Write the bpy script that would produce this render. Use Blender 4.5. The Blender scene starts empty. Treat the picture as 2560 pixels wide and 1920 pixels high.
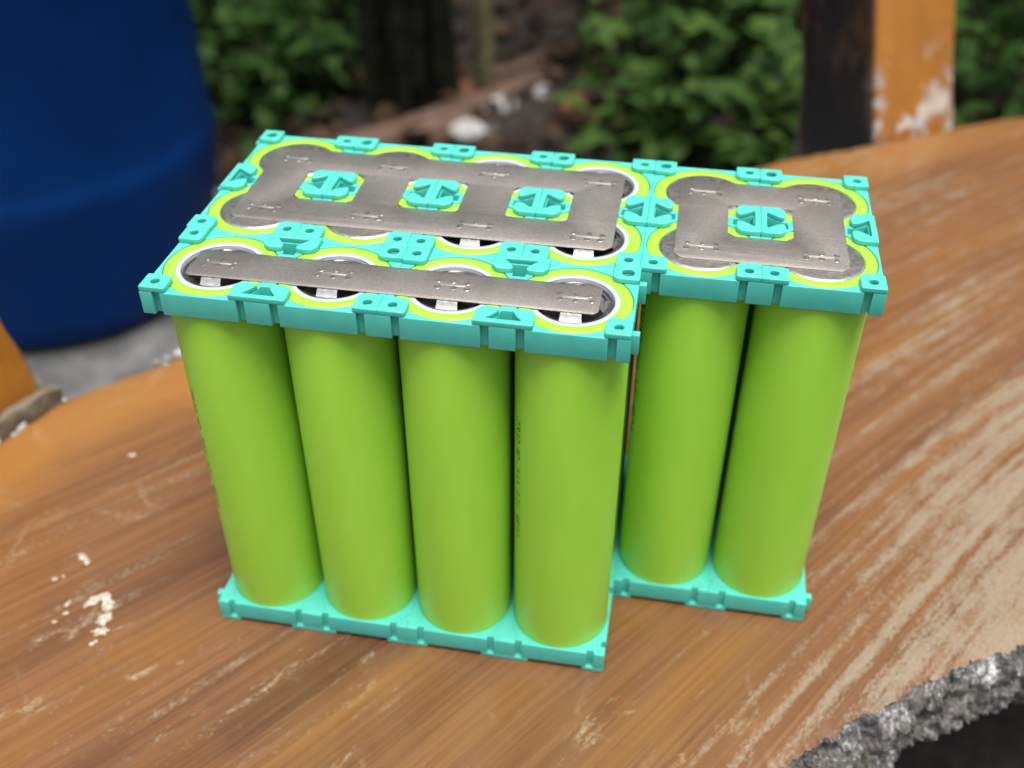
import bpy, bmesh, math, random
import numpy as np
from mathutils import Vector, Matrix, noise

random.seed(7)
rng = np.random.default_rng(7)
scene = bpy.context.scene
COL = scene.collection
MM = 0.001

# ------------------------------------------------------------------ camera
cam_data = bpy.data.cameras.new("camera")
cam = bpy.data.objects.new("camera", cam_data)
COL.objects.link(cam)
scene.camera = cam
cam_data.sensor_width = 36.0
cam_data.lens = 36.0 * 2656.2 / 2560.0
cam_data.clip_start = 0.01
cam_data.clip_end = 200.0
_right = Vector((0.984821, 0.173572, 0.000317))
_down = Vector((0.107262, -0.607151, -0.787314))
_fwd = Vector((-0.136463, 0.775397, -0.616553))
_m = Matrix((( _right.x, -_down.x, -_fwd.x, 0.144933),
             ( _right.y, -_down.y, -_fwd.y, -0.225154),
             ( _right.z, -_down.z, -_fwd.z, 0.299028),
             (0, 0, 0, 1)))
cam.matrix_world = _m
cam_data.dof.use_dof = True
cam_data.dof.focus_distance = 0.298
cam_data.dof.aperture_fstop = 8.0
cam_data.dof.aperture_blades = 0

# ------------------------------------------------------------------ world, sun, exposure
SUN_ELEV, SUN_AZ = math.radians(79), math.radians(145)     # azimuth clockwise from +Y
world = bpy.data.worlds.new("World")
scene.world = world
world.use_nodes = True
wn, wl = world.node_tree.nodes, world.node_tree.links
wn.clear()
w_out = wn.new("ShaderNodeOutputWorld")
w_bg = wn.new("ShaderNodeBackground")
w_sky = wn.new("ShaderNodeTexSky")
w_sky.sky_type = 'NISHITA'
w_sky.sun_disc = False
w_sky.sun_elevation = SUN_ELEV
w_sky.sun_rotation = SUN_AZ
w_sky.dust_density = 4.0
w_sky.air_density = 1.0
w_sky.ozone_density = 1.0
w_hs = wn.new("ShaderNodeHueSaturation")
w_hs.inputs["Saturation"].default_value = 0.3
w_bg.inputs["Strength"].default_value = 0.08
wl.new(w_sky.outputs[0], w_hs.inputs["Color"])
wl.new(w_hs.outputs[0], w_bg.inputs["Color"])
wl.new(w_bg.outputs[0], w_out.inputs["Surface"])

sun_data = bpy.data.lights.new("sun", 'SUN')
sun_data.energy = 2.2
sun_data.angle = math.radians(32)
sun_data.color = (1.0, 0.96, 0.9)
sun = bpy.data.objects.new("sun", sun_data)
COL.objects.link(sun)
_sd = Vector((math.sin(SUN_AZ) * math.cos(SUN_ELEV), math.cos(SUN_AZ) * math.cos(SUN_ELEV), math.sin(SUN_ELEV)))
sun.rotation_euler = _sd.to_track_quat('Z', 'Y').to_euler()

scene.view_settings.view_transform = 'Standard'
scene.view_settings.look = 'None'
scene.view_settings.exposure = 0.98
scene.view_settings.gamma = 1.0
scene.view_settings.use_curve_mapping = False
scene.cycles.use_denoising = True
scene.cycles.max_bounces = 8

# ------------------------------------------------------------------ helpers
def tag(o, label=None, category=None, group=None, kind=None):
    if label: o["label"] = label
    if category: o["category"] = category
    if group: o["group"] = group
    if kind: o["kind"] = kind
    return o

def link(o, parent=None):
    COL.objects.link(o)
    if parent is not None:
        o.parent = parent
    return o

def empty(name, loc=(0, 0, 0), parent=None):
    o = bpy.data.objects.new(name, None)
    o.location = loc
    o.empty_display_size = 0.02
    return link(o, parent)

def mesh_obj(name, mesh, mat=None, parent=None, loc=(0, 0, 0), rot=(0, 0, 0), scale=None):
    o = bpy.data.objects.new(name, mesh)
    if mat is not None and len(mesh.materials) == 0:
        mesh.materials.append(mat)
    o.location = loc
    o.rotation_euler = rot
    if scale is not None:
        o.scale = scale
    return link(o, parent)

def finish(me, angle=35):
    me.shade_smooth()
    me.set_sharp_from_angle(angle=math.radians(angle))
    return me

def pydata(name, verts, faces, smooth=None):
    me = bpy.data.meshes.new(name)
    me.from_pydata([tuple(v) for v in verts], [], faces)
    me.update()
    if smooth is not None:
        finish(me, smooth)
    return me

def circle(cx, cy, r, n=48, rev=False):
    a = [2 * math.pi * i / n for i in range(n)]
    if rev: a.reverse()
    return [(cx + r * math.cos(t), cy + r * math.sin(t)) for t in a]

def prism(loops, z0, z1, bevel=0.3, res=2):
    """extrude flat outlines (first outer, then holes; millimetres) into a mesh with rounded rims"""
    cu = bpy.data.curves.new("tmp", 'CURVE')
    cu.dimensions = '2D'
    cu.fill_mode = 'BOTH'
    cu.bevel_depth = bevel
    cu.bevel_resolution = res
    cu.offset = -bevel
    cu.extrude = (z1 - z0) / 2 - bevel
    for lp in loops:
        sp = cu.splines.new('POLY')
        sp.points.add(len(lp) - 1)
        for p, (x, y) in zip(sp.points, lp):
            p.co = (x, y, 0, 1)
        sp.use_cyclic_u = True
    ob = bpy.data.objects.new("tmp", cu)
    COL.objects.link(ob)
    dg = bpy.context.evaluated_depsgraph_get()
    me = bpy.data.meshes.new_from_object(ob.evaluated_get(dg))
    bpy.data.objects.remove(ob)
    bpy.data.curves.remove(cu)
    bm = bmesh.new()
    bm.from_mesh(me)
    bmesh.ops.remove_doubles(bm, verts=bm.verts, dist=1e-4)
    bmesh.ops.translate(bm, verts=bm.verts, vec=(0, 0, (z0 + z1) / 2))
    bmesh.ops.recalc_face_normals(bm, faces=bm.faces)
    bm.to_mesh(me)
    bm.free()
    return me

def merge(name, meshes, scale=MM, angle=40):
    bm = bmesh.new()
    for m in meshes:
        bm.from_mesh(m)
    if scale != 1:
        bmesh.ops.scale(bm, verts=bm.verts, vec=(scale,) * 3)
    me = bpy.data.meshes.new(name)
    bm.to_mesh(me)
    bm.free()
    for m in meshes:
        bpy.data.meshes.remove(m)
    return finish(me, angle)

def box_mesh(x0, x1, y0, y1, z0, z1, bevel=0.0):
    bm = bmesh.new()
    bmesh.ops.create_cube(bm, size=1)
    for v in bm.verts:
        v.co = Vector((x0 if v.co.x < 0 else x1, y0 if v.co.y < 0 else y1, z0 if v.co.z < 0 else z1))
    if bevel:
        bmesh.ops.bevel(bm, geom=bm.edges[:], offset=bevel, segments=2, profile=0.5, affect='EDGES')
    me = bpy.data.meshes.new("box")
    bm.to_mesh(me)
    bm.free()
    return me

def lathe(name, prof, n=64, scale=MM, angle=40, close=False):
    vs, fs = [], []
    k = len(prof)
    for i in range(n):
        a = 2 * math.pi * i / n
        for r, z in prof:
            vs.append((r * math.cos(a) * scale, r * math.sin(a) * scale, z * scale))
    for i in range(n):
        j = (i + 1) % n
        for q in range(k - 1):
            fs.append((i * k + q, j * k + q, j * k + q + 1, i * k + q + 1))
    me = pydata(name, vs, fs)
    bm = bmesh.new()
    bm.from_mesh(me)
    bmesh.ops.remove_doubles(bm, verts=bm.verts, dist=1e-7)
    bmesh.ops.recalc_face_normals(bm, faces=bm.faces)
    bm.to_mesh(me)
    bm.free()
    return finish(me, angle)

def tube(path, radii, n=8):
    """verts, faces of a tapered tube along a path"""
    vs, fs = [], []
    path = [Vector(p) for p in path]
    for i, p in enumerate(path):
        d = (path[min(i + 1, len(path) - 1)] - path[max(i - 1, 0)]).normalized()
        a = d.orthogonal().normalized()
        b = d.cross(a)
        if i and (a.dot(pa) < 0):
            a, b = -a, -b
        pa = a
        for k in range(n):
            t = 2 * math.pi * k / n
            vs.append(p + (a * math.cos(t) + b * math.sin(t)) * radii[i])
    for i in range(len(path) - 1):
        for k in range(n):
            j = (k + 1) % n
            fs.append((i * n + k, i * n + j, (i + 1) * n + j, (i + 1) * n + k))
    fs.append(tuple(range(n - 1, -1, -1)))
    fs.append(tuple((len(path) - 1) * n + k for k in range(n)))
    return vs, fs

def fbm(p, s, o=4):
    return noise.fractal(Vector(p) * s, 1.0, 2.0, o)

# ------------------------------------------------------------------ materials
class NT:
    def __init__(self, name):
        self.m = bpy.data.materials.new(name)
        self.m.use_nodes = True
        self.t = self.m.node_tree
        self.t.nodes.clear()
        self.out = self.n("ShaderNodeOutputMaterial")
        self.b = self.n("ShaderNodeBsdfPrincipled")
        self.l(self.b.outputs[0], self.out.inputs[0])
    def n(self, typ, **kw):
        nd = self.t.nodes.new(typ)
        for k, v in kw.items():
            setattr(nd, k, v)
        return nd
    def l(self, a, b): self.t.links.new(a, b)
    def coord(self, which="Object"): return self.n("ShaderNodeTexCoord").outputs[which]
    def mapping(self, src, scale=(1, 1, 1), loc=(0, 0, 0), rot=(0, 0, 0)):
        m = self.n("ShaderNodeMapping")
        m.inputs["Scale"].default_value = scale
        m.inputs["Location"].default_value = loc
        m.inputs["Rotation"].default_value = rot
        self.l(src, m.inputs[0]); return m.outputs[0]
    def noise(self, src, scale, detail=4, rough=0.55, dist=0.0):
        t = self.n("ShaderNodeTexNoise")
        t.inputs["Scale"].default_value = scale
        t.inputs["Detail"].default_value = detail
        t.inputs["Roughness"].default_value = rough
        t.inputs["Distortion"].default_value = dist
        if src is not None: self.l(src, t.inputs["Vector"])
        return t.outputs[0]
    def vor(self, src, scale, feature='F1', out=0, rand=1.0):
        t = self.n("ShaderNodeTexVoronoi", feature=feature)
        t.inputs["Scale"].default_value = scale
        t.inputs["Randomness"].default_value = rand
        self.l(src, t.inputs["Vector"]); return t.outputs[out]
    def ramp(self, src, stops, interp='LINEAR'):
        r = self.n("ShaderNodeValToRGB")
        cr = r.color_ramp
        cr.interpolation = interp
        while len(cr.elements) < len(stops): cr.elements.new(0.5)
        for e, (p, c) in zip(cr.elements, stops):
            e.position = p
            e.color = (c, c, c, 1) if isinstance(c, (int, float)) else (*c, 1)
        self.l(src, r.inputs[0]); return r.outputs[0]
    def mix(self, fac, a, b, typ='MIX'):
        m = self.n("ShaderNodeMix", data_type='RGBA', blend_type=typ)
        for sock, v in ((m.inputs[0], fac), (m.inputs[6], a), (m.inputs[7], b)):
            if hasattr(v, "links") or hasattr(v, "is_linked"): self.l(v, sock)
            elif isinstance(v, (int, float)): sock.default_value = v if sock is m.inputs[0] else (v, v, v, 1)
            else: sock.default_value = (*v, 1)
        return m.outputs[2]
    def math(self, op, a, b=0.0, clamp=False):
        m = self.n("ShaderNodeMath", operation=op, use_clamp=clamp)
        for sock, v in ((m.inputs[0], a), (m.inputs[1], b)):
            if hasattr(v, "is_linked"): self.l(v, sock)
            else: sock.default_value = v
        return m.outputs[0]
    def sep(self, src):
        s = self.n("ShaderNodeSeparateXYZ"); self.l(src, s.inputs[0]); return s.outputs
    def bump(self, h, strength=0.3, dist=0.001):
        b = self.n("ShaderNodeBump")
        b.inputs["Strength"].default_value = strength
        b.inputs["Distance"].default_value = dist
        self.l(h, b.inputs["Height"])
        self.l(b.outputs[0], self.b.inputs["Normal"])
    def set(self, **kw):
        for k, v in kw.items():
            s = self.b.inputs[k.replace("_", " ")]
            if hasattr(v, "is_linked"): self.l(v, s)
            elif isinstance(v, tuple): s.default_value = (*v, 1) if len(v) == 3 and len(s.default_value) == 4 else v
            else: s.default_value = v
        return self

def mat_turquoise():
    t = NT("turquoise_plastic")
    c = t.coord()
    n1 = t.noise(c, 180, 4)
    n2 = t.noise(c, 2500, 3)
    col = t.mix(t.ramp(n1, [(0.3, 0.0), (0.7, 1.0)]), (0.075, 0.490, 0.415), (0.092, 0.545, 0.465))
    specks = t.ramp(t.vor(c, 420), [(0.0, 1.0), (0.045, 0.0)])
    sm = t.math('MULTIPLY', specks, t.ramp(t.noise(c, 90, 2), [(0.58, 0.0), (0.66, 0.8)]))
    col = t.mix(sm, col, (0.03, 0.10, 0.09))
    t.set(Base_Color=col, Roughness=t.ramp(n1, [(0.3, 0.34), (0.7, 0.46)]), Subsurface_Weight=0.18,
          Subsurface_Radius=(0.001, 0.003, 0.0027), Subsurface_Scale=0.6, IOR=1.46)
    t.bump(n2, 0.12, 0.0002)
    return t.m

def mat_sleeve():
    t = NT("lime_shrink_sleeve")
    c = t.coord()
    n1 = t.noise(t.mapping(c, (1, 1, 0.25)), 60, 3)
    n2 = t.noise(c, 900, 3)
    col = t.mix(t.ramp(n1, [(0.3, 0.0), (0.7, 1.0)]), (0.305, 0.610, 0.044), (0.345, 0.660, 0.058))
    inf = t.n("ShaderNodeObjectInfo")
    col = t.mix(t.math('MULTIPLY', inf.outputs["Random"], 0.16), col, (0.22, 0.44, 0.03))
    dust = t.math('MULTIPLY', t.ramp(t.vor(c, 260), [(0.0, 1.0), (0.03, 0.0)]), t.ramp(t.noise(c, 50, 2), [(0.58, 0.0), (0.68, 0.6)]))
    col = t.mix(dust, col, (0.06, 0.10, 0.02))
    t.set(Base_Color=col, Roughness=t.ramp(n1, [(0.3, 0.40), (0.7, 0.50)]), IOR=1.48, Coat_Weight=0.25, Coat_Roughness=0.28,
          Subsurface_Weight=0.08, Subsurface_Radius=(0.002, 0.003, 0.0005), Subsurface_Scale=0.5)
    t.bump(t.math('ADD', n1, t.math('MULTIPLY', n2, 0.15)), 0.08, 0.0005)
    return t.m

def mat_nickel():
    t = NT("nickel_strip_metal")
    c = t.coord()
    grain = t.noise(c, 1700, 2, 0.85)
    scr = t.noise(t.mapping(c, (12, 900, 900)), 1.0, 3)
    patch = t.noise(c, 70, 4)
    line = t.ramp(t.noise(t.mapping(c, (6, 2200, 1)), 1.0, 1), [(0.72, 0.0), (0.75, 1.0)])
    col = t.mix(t.ramp(patch, [(0.3, 0.0), (0.7, 1.0)]), (0.53, 0.49, 0.45), (0.58, 0.54, 0.50))
    col = t.mix(t.ramp(grain, [(0.38, 0.6), (0.60, 0.0)]), col, (0.36, 0.33, 0.305))
    rough = t.ramp(patch, [(0.25, 0.46), (0.75, 0.51)])
    t.set(Base_Color=col, Metallic=1.0, Roughness=rough)
    h = t.math('ADD', t.math('MULTIPLY', grain, 0.7), t.math('ADD', t.math('MULTIPLY', scr, 0.3), t.math('MULTIPLY', line, 0.6)))
    t.bump(h, 0.45, 0.00014)
    return t.m

def mat_steel(name="bright_steel", rough=0.28, col=(0.62, 0.60, 0.57)):
    t = NT(name)
    c = t.coord()
    n = t.noise(c, 700, 3)
    t.set(Base_Color=t.mix(n, tuple(x * 0.85 for x in col), col), Metallic=1.0, Roughness=t.ramp(n, [(0.3, rough - 0.06), (0.7, rough + 0.08)]))
    t.bump(n, 0.12, 0.0002)
    return t.m

def mat_plain(name, col, rough=0.5, var=0.12, scale=60, bump=0.1, bdist=0.001, **kw):
    t = NT(name)
    c = t.coord()
    n = t.noise(c, scale, 5)
    a = tuple(x * (1 - var) for x in col)
    b = tuple(min(1, x * (1 + var)) for x in col)
    t.set(Base_Color=t.mix(t.ramp(n, [(0.3, 0.0), (0.7, 1.0)]), a, b), Roughness=rough, **kw)
    if bump: t.bump(n, bump, bdist)
    return t.m

def mat_bench_paint():
    """wood-look paint on concrete; UV: u along the bench, v across it from the back, metres"""
    t = NT("wood_look_paint")
    uv = t.n("ShaderNodeUVMap", uv_map="grain").outputs[0]
    rim = t.sep(t.n("ShaderNodeUVMap", uv_map="rim").outputs[0])
    warp = t.noise(uv, 5, 0)
    warp2 = t.noise(t.mapping(uv, (9, 20, 1)), 1.0, 0)
    s = t.sep(uv)
    wv = t.math('ADD', s[1], t.math('ADD', t.math('MULTIPLY', t.math('SUBTRACT', warp, 0.5), 0.012),
                                    t.math('MULTIPLY', t.math('SUBTRACT', warp2, 0.5), 0.0012)))
    cmb = t.n("ShaderNodeCombineXYZ")
    t.l(s[0], cmb.inputs[0]); t.l(wv, cmb.inputs[1])
    g = cmb.outputs[0]
    band = t.noise(t.mapping(g, (1.6, 48, 1)), 1.0, 3, 0.55)
    fine = t.noise(t.mapping(g, (8, 420, 1)), 1.0, 3, 0.6)
    hair = t.noise(t.mapping(g, (14, 1300, 1)), 1.0, 2, 0.6)
    blot = t.noise(uv, 16, 5)
    base = t.ramp(band, [(0.26, (0.090, 0.038, 0.018)), (0.40, (0.150, 0.066, 0.028)), (0.52, (0.190, 0.085, 0.034)), (0.64, (0.210, 0.094, 0.027)), (0.78, (0.185, 0.092, 0.048))])
    base = t.mix(t.ramp(fine, [(0.32, 0.42), (0.62, 0.0)]), base, (0.065, 0.028, 0.014))
    base = t.mix(t.ramp(hair, [(0.50, 0.0), (0.72, 0.35)]), base, (0.29, 0.145, 0.065))
    # orange coat along the back rim and in soft patches
    edge = t.math('SUBTRACT', 1.0, t.math('DIVIDE', t.math('ADD', rim[1], t.math('MULTIPLY', t.math('SUBTRACT', blot, 0.5), 0.03)), 0.055), clamp=True)
    base = t.mix(t.math('MULTIPLY', t.ramp(edge, [(0.0, 0.0), (0.55, 0.9)]), t.ramp(rim[0], [(0.5, 1.0), (0.75, 0.45)])), base, (0.30, 0.135, 0.034))
    base = t.mix(t.math('MULTIPLY', t.ramp(blot, [(0.50, 0.0), (0.68, 0.65)]), t.ramp(fine, [(0.35, 0.3), (0.6, 1.0)])), base, (0.215, 0.095, 0.020))
    # wear: pale cement showing through, stronger toward the front rim on the right
    st = t.math('ADD', t.math('MULTIPLY', t.noise(t.mapping(g, (5, 170, 1)), 1.0, 3, 0.6), 0.6), t.math('MULTIPLY', t.noise(t.mapping(uv, (60, 170, 1)), 1.0, 5, 0.7), 0.4))
    speck = t.noise(uv, 520, 4, 0.7)
    grit = t.noise(t.mapping(uv, (500, 900, 1)), 1.0, 3, 0.7)
    big = t.noise(t.mapping(uv, (5, 14, 1), (3.1, 0.4, 0)), 1.0, 3)
    front = t.math('MULTIPLY', t.ramp(rim[1], [(0.27, 0.0), (0.41, 1.0)]), 1.0)
    right = t.ramp(rim[0], [(0.40, 0.0), (0.66, 1.0)])
    bias = t.math('ADD', t.math('MULTIPLY', t.math('MULTIPLY', front, right), 0.13), t.math('MULTIPLY', t.math('SUBTRACT', big, 0.5), 0.30))
    bias = t.math('ADD', bias, t.math('MULTIPLY', right, 0.084))  # more pale wear on the right, raised partly to stand for sheen
    wear = t.math('ADD', t.math('ADD', t.math('MULTIPLY', st, 0.95), t.math('MULTIPLY', grit, 0.42)), bias)
    wm = t.ramp(wear, [(0.775, 0.0), (0.90, 0.85)])
    pale = t.mix(speck, (0.16, 0.120, 0.078), (0.33, 0.275, 0.195))
    col = t.mix(wm, base, pale)
    # scuffs of bare white undercoat on the left, and hairline cracks filled with dust
    sc = t.math('MULTIPLY', t.ramp(t.noise(t.mapping(uv, (26, 90, 1), (1.7, 2.2, 0)), 1.0, 7, 0.75, 0.2), [(0.59, 0.0), (0.67, 0.9)]),
                t.ramp(t.noise(uv, 11, 2), [(0.46, 0.0), (0.56, 1.0)]))
    sc = t.math('MULTIPLY', sc, t.ramp(grit, [(0.36, 0.0), (0.56, 1.0)]))
    crw = t.n("ShaderNodeVectorMath", operation='ADD')
    wnz = t.n("ShaderNodeTexNoise"); wnz.inputs["Scale"].default_value = 45; t.l(uv, wnz.inputs["Vector"])
    vm = t.n("ShaderNodeVectorMath", operation='SCALE'); vm.inputs[3].default_value = 0.014; t.l(wnz.outputs[1], vm.inputs[0])
    t.l(uv, crw.inputs[0]); t.l(vm.outputs[0], crw.inputs[1])
    cr = t.ramp(t.vor(crw.outputs[0], 17, 'DISTANCE_TO_EDGE'), [(0.0, 1.0), (0.028, 0.0)])
    cr = t.math('MULTIPLY', cr, t.ramp(t.noise(uv, 22, 3), [(0.50, 0.0), (0.62, 0.5)]))
    cr = t.math('MULTIPLY', cr, t.ramp(grit, [(0.40, 0.0), (0.60, 1.0)]))
    left = t.ramp(rim[0], [(0.42, 1.0), (0.54, 0.0)])
    lm = t.math('MULTIPLY', t.math('MAXIMUM', sc, cr), left)
    col = t.mix(t.math('MULTIPLY', lm, 0.95), col, (0.36, 0.29, 0.21))
    dust = t.ramp(t.noise(uv, 1400, 2, 0.8), [(0.62, 0.0), (0.75, 0.25)])
    col = t.mix(dust, col, (0.34, 0.25, 0.17))
    rough = t.mix(wm, t.ramp(fine, [(0.3, 0.20), (0.7, 0.32)]), 0.7)
    t.set(Base_Color=col, Roughness=rough, IOR=1.5)
    h = t.math('ADD', t.math('MULTIPLY', fine, 0.35), t.math('ADD', t.math('MULTIPLY', speck, 0.25), t.math('MULTIPLY', wm, -0.5)))
    t.bump(h, 0.35, 0.0004)
    return t.m

def mat_broken_concrete():
    t = NT("broken_concrete")
    c = t.coord()
    n = t.noise(c, 120, 7, 0.72, 0.8)
    n2 = t.noise(c, 700, 4, 0.7)
    v = t.vor(c, 240)
    col = t.ramp(t.math('ADD', t.math('MULTIPLY', n, 0.65), t.math('MULTIPLY', n2, 0.4)), [(0.36, (0.035, 0.032, 0.030)), (0.49, (0.09, 0.086, 0.082)), (0.57, (0.20, 0.196, 0.19)), (0.63, (0.62, 0.62, 0.63))])
    zone = t.noise(c, 38, 3)
    col = t.mix(t.ramp(zone, [(0.42, 0.75), (0.56, 0.0)]), col, t.ramp(n2, [(0.35, (0.05, 0.046, 0.042)), (0.65, (0.17, 0.155, 0.135))]))
    col = t.mix(t.ramp(v, [(0.0, 0.6), (0.2, 0.0)]), col, (0.06, 0.055, 0.05))
    t.set(Base_Color=col, Roughness=0.88)
    t.bump(t.math('ADD', n, t.math('MULTIPLY', n2, 0.5)), 0.7, 0.0015)
    return t.m

def mat_post(name, light, dark, side_dark=None):
    t = NT(name)
    c = t.coord()
    s = t.sep(c)
    n = t.noise(t.mapping(c, (40, 40, 6)), 1.0, 5)
    n2 = t.noise(c, 90, 5, 0.65)
    col = t.mix(t.ramp(n, [(0.3, 0.0), (0.7, 1.0)]), dark, light)
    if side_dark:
        # the flank is dark brown; the two colours meet along the front arris
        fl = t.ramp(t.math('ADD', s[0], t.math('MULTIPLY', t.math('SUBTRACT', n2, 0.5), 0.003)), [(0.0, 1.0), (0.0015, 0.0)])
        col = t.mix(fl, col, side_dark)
    base = t.ramp(t.math('ADD', s[2], t.math('MULTIPLY', t.math('SUBTRACT', n2, 0.5), 0.05)), [(0.0, 1.0), (0.06, 0.0)])
    chips = t.ramp(t.noise(c, 42, 7, 0.68), [(0.535, 0.0), (0.555, 1.0)])
    chips = t.math('MULTIPLY', chips, base)
    if side_dark:
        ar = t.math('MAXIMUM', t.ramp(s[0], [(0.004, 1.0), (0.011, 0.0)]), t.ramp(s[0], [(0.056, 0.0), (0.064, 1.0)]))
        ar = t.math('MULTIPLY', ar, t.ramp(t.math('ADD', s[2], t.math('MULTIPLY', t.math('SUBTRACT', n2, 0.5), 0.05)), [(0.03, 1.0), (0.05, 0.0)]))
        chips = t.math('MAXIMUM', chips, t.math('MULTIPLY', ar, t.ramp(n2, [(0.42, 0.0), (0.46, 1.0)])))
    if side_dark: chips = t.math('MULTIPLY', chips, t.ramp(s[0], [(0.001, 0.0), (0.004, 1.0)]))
    col = t.mix(chips, col, t.ramp(n2, [(0.4, (0.20, 0.17, 0.14)), (0.6, (0.58, 0.57, 0.56))]))
    t.set(Base_Color=col, Roughness=t.mix(chips, 0.38, 0.85))
    t.bump(t.math('ADD', n2, t.math('MULTIPLY', chips, -0.6)), 0.4, 0.002)
    return t.m

def mat_leaf(name, col, col2):
    t = NT(name)
    inf = t.n("ShaderNodeObjectInfo")
    c = t.coord()
    n = t.noise(c, 40, 3)
    base = t.mix(inf.outputs["Random"], col, col2)
    base = t.mix(t.ramp(n, [(0.35, 0.0), (0.7, 0.5)]), base, tuple(x * 1.5 for x in col2))
    t.set(Base_Color=base, Roughness=0.65, Specular_IOR_Level=0.2)
    tr = t.n("ShaderNodeBsdfTranslucent")
    t.l(base, tr.inputs[0])
    mx = t.n("ShaderNodeMixShader")
    mx.inputs[0].default_value = 0.28
    t.l(t.b.outputs[0], mx.inputs[1]); t.l(tr.outputs[0], mx.inputs[2])
    t.l(mx.outputs[0], t.out.inputs[0])
    return t.m

def mat_mass(name, c1, c2, c3):
    """leaf colour varied per leaf island by position"""
    t = NT(name)
    geo = t.n("ShaderNodeNewGeometry")
    r = geo.outputs["Random Per Island"]
    col = t.ramp(r, [(0.0, c1), (0.5, c2), (1.0, c3)])
    t.set(Base_Color=col, Roughness=0.7, Specular_IOR_Level=0.15)
    tr = t.n("ShaderNodeBsdfTranslucent")
    t.l(col, tr.inputs[0])
    mx = t.n("ShaderNodeMixShader"); mx.inputs[0].default_value = 0.2
    t.l(t.b.outputs[0], mx.inputs[1]); t.l(tr.outputs[0], mx.inputs[2])
    t.l(mx.outputs[0], t.out.inputs[0])
    return t.m

def mat_soil():
    t = NT("dark_soil")
    c = t.coord()
    n = t.noise(c, 9, 6, 0.65)
    n2 = t.noise(c, 60, 5, 0.7)
    col = t.ramp(t.math('ADD', t.math('MULTIPLY', n, 0.5), t.math('MULTIPLY', n2, 0.5)), [(0.35, (0.010, 0.008, 0.007)), (0.5, (0.024, 0.018, 0.015)), (0.62, (0.05, 0.040, 0.032))])
    t.set(Base_Color=col, Roughness=0.95)
    t.bump(n2, 0.8, 0.02)
    return t.m

def mat_cement():
    t = NT("grey_cement_paving")
    c = t.coord()
    n = t.noise(c, 14, 6, 0.6)
    n2 = t.noise(c, 160, 5, 0.7)
    col = t.ramp(t.math('ADD', t.math('MULTIPLY', n, 0.7), t.math('MULTIPLY', n2, 0.3)), [(0.36, (0.050, 0.050, 0.052)), (0.5, (0.105, 0.105, 0.105)), (0.62, (0.19, 0.19, 0.185))])
    t.set(Base_Color=col, Roughness=0.9)
    t.bump(n2, 0.5, 0.004)
    return t.m

def mat_splash():
    t = NT("white_splash")
    c = t.coord()
    n = t.noise(c, 650, 5, 0.75)
    t.set(Base_Color=t.ramp(n, [(0.40, (0.15, 0.085, 0.045)), (0.50, (0.48, 0.42, 0.34)), (0.62, (0.66, 0.62, 0.56))]), Roughness=0.85)
    t.bump(n, 0.6, 0.0005)
    return t.m

M = dict(
    fleck=mat_splash(),
    turq=mat_turquoise(), sleeve=mat_sleeve(), nickel=mat_nickel(),
    steel=mat_steel("bright_steel", 0.27, (0.86, 0.84, 0.82)), dark_steel=mat_steel("recessed_steel", 0.32, (0.48, 0.47, 0.46)),
    weld=mat_steel("weld_nickel", 0.40, (0.46, 0.43, 0.40)),
    disc=mat_steel("cell_end_steel", 0.42, (0.52, 0.485, 0.45)),
    gasket=mat_plain("white_gasket", (0.44, 0.48, 0.55), 0.45, 0.04, 400, 0.05, 0.0003),
    print=mat_plain("dark_green_print", (0.030, 0.060, 0.010), 0.6, 0.2, 800, 0),
    paint=mat_bench_paint(), rubble=mat_broken_concrete(),
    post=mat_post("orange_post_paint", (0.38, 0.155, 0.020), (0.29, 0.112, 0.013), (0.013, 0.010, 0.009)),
    post2=mat_post("orange_arm_paint", (0.34, 0.140, 0.018), (0.26, 0.100, 0.011)),
    barrel=mat_plain("blue_barrel_plastic", (0.0005, 0.026, 0.130), 0.5, 0.35, 5, 0.2, 0.004, Specular_IOR_Level=0.12),
    soil=mat_soil(), cement=mat_cement(),
    bark=mat_plain("dark_stem_skin", (0.011, 0.012, 0.008), 0.95, 0.6, 25, 0.6, 0.008, Specular_IOR_Level=0.1),
    stem=mat_plain("pale_stem_skin", (0.13, 0.125, 0.055), 0.6, 0.4, 30, 0.3, 0.003),
    twig=mat_plain("green_stem_skin", (0.05, 0.07, 0.02), 0.6, 0.4, 30, 0),
    stone=mat_plain("pale_stone", (0.40, 0.39, 0.385), 0.85, 0.45, 40, 0.5, 0.004),
    brick=mat_plain("orange_brick", (0.16, 0.062, 0.032), 0.9, 0.35, 45, 0.6, 0.004),
    plank=mat_plain("weathered_plank", (0.10, 0.060, 0.042), 0.9, 0.4, 35, 0.5, 0.004),
    leafA=mat_leaf("round_leaf_green", (0.018, 0.055, 0.011), (0.062, 0.118, 0.022)),
    leafB=mat_leaf("fine_leaf_green", (0.018, 0.052, 0.008), (0.036, 0.086, 0.014)),
    litter=mat_mass("dead_leaf_browns", (0.022, 0.014, 0.010), (0.046, 0.027, 0.017), (0.095, 0.056, 0.032)),
    mass=mat_mass("undergrowth_greens", (0.012, 0.035, 0.008), (0.025, 0.065, 0.012), (0.045, 0.095, 0.022)),
    cover=mat_mass("ground_cover_greens", (0.010, 0.032, 0.006), (0.022, 0.058, 0.010), (0.040, 0.085, 0.017)),
    canopy=mat_mass("added_canopy_greens", (0.025, 0.040, 0.016), (0.04, 0.055, 0.022), (0.05, 0.065, 0.03)),
)

GZ = -0.42   # ground level below the bench seat

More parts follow.
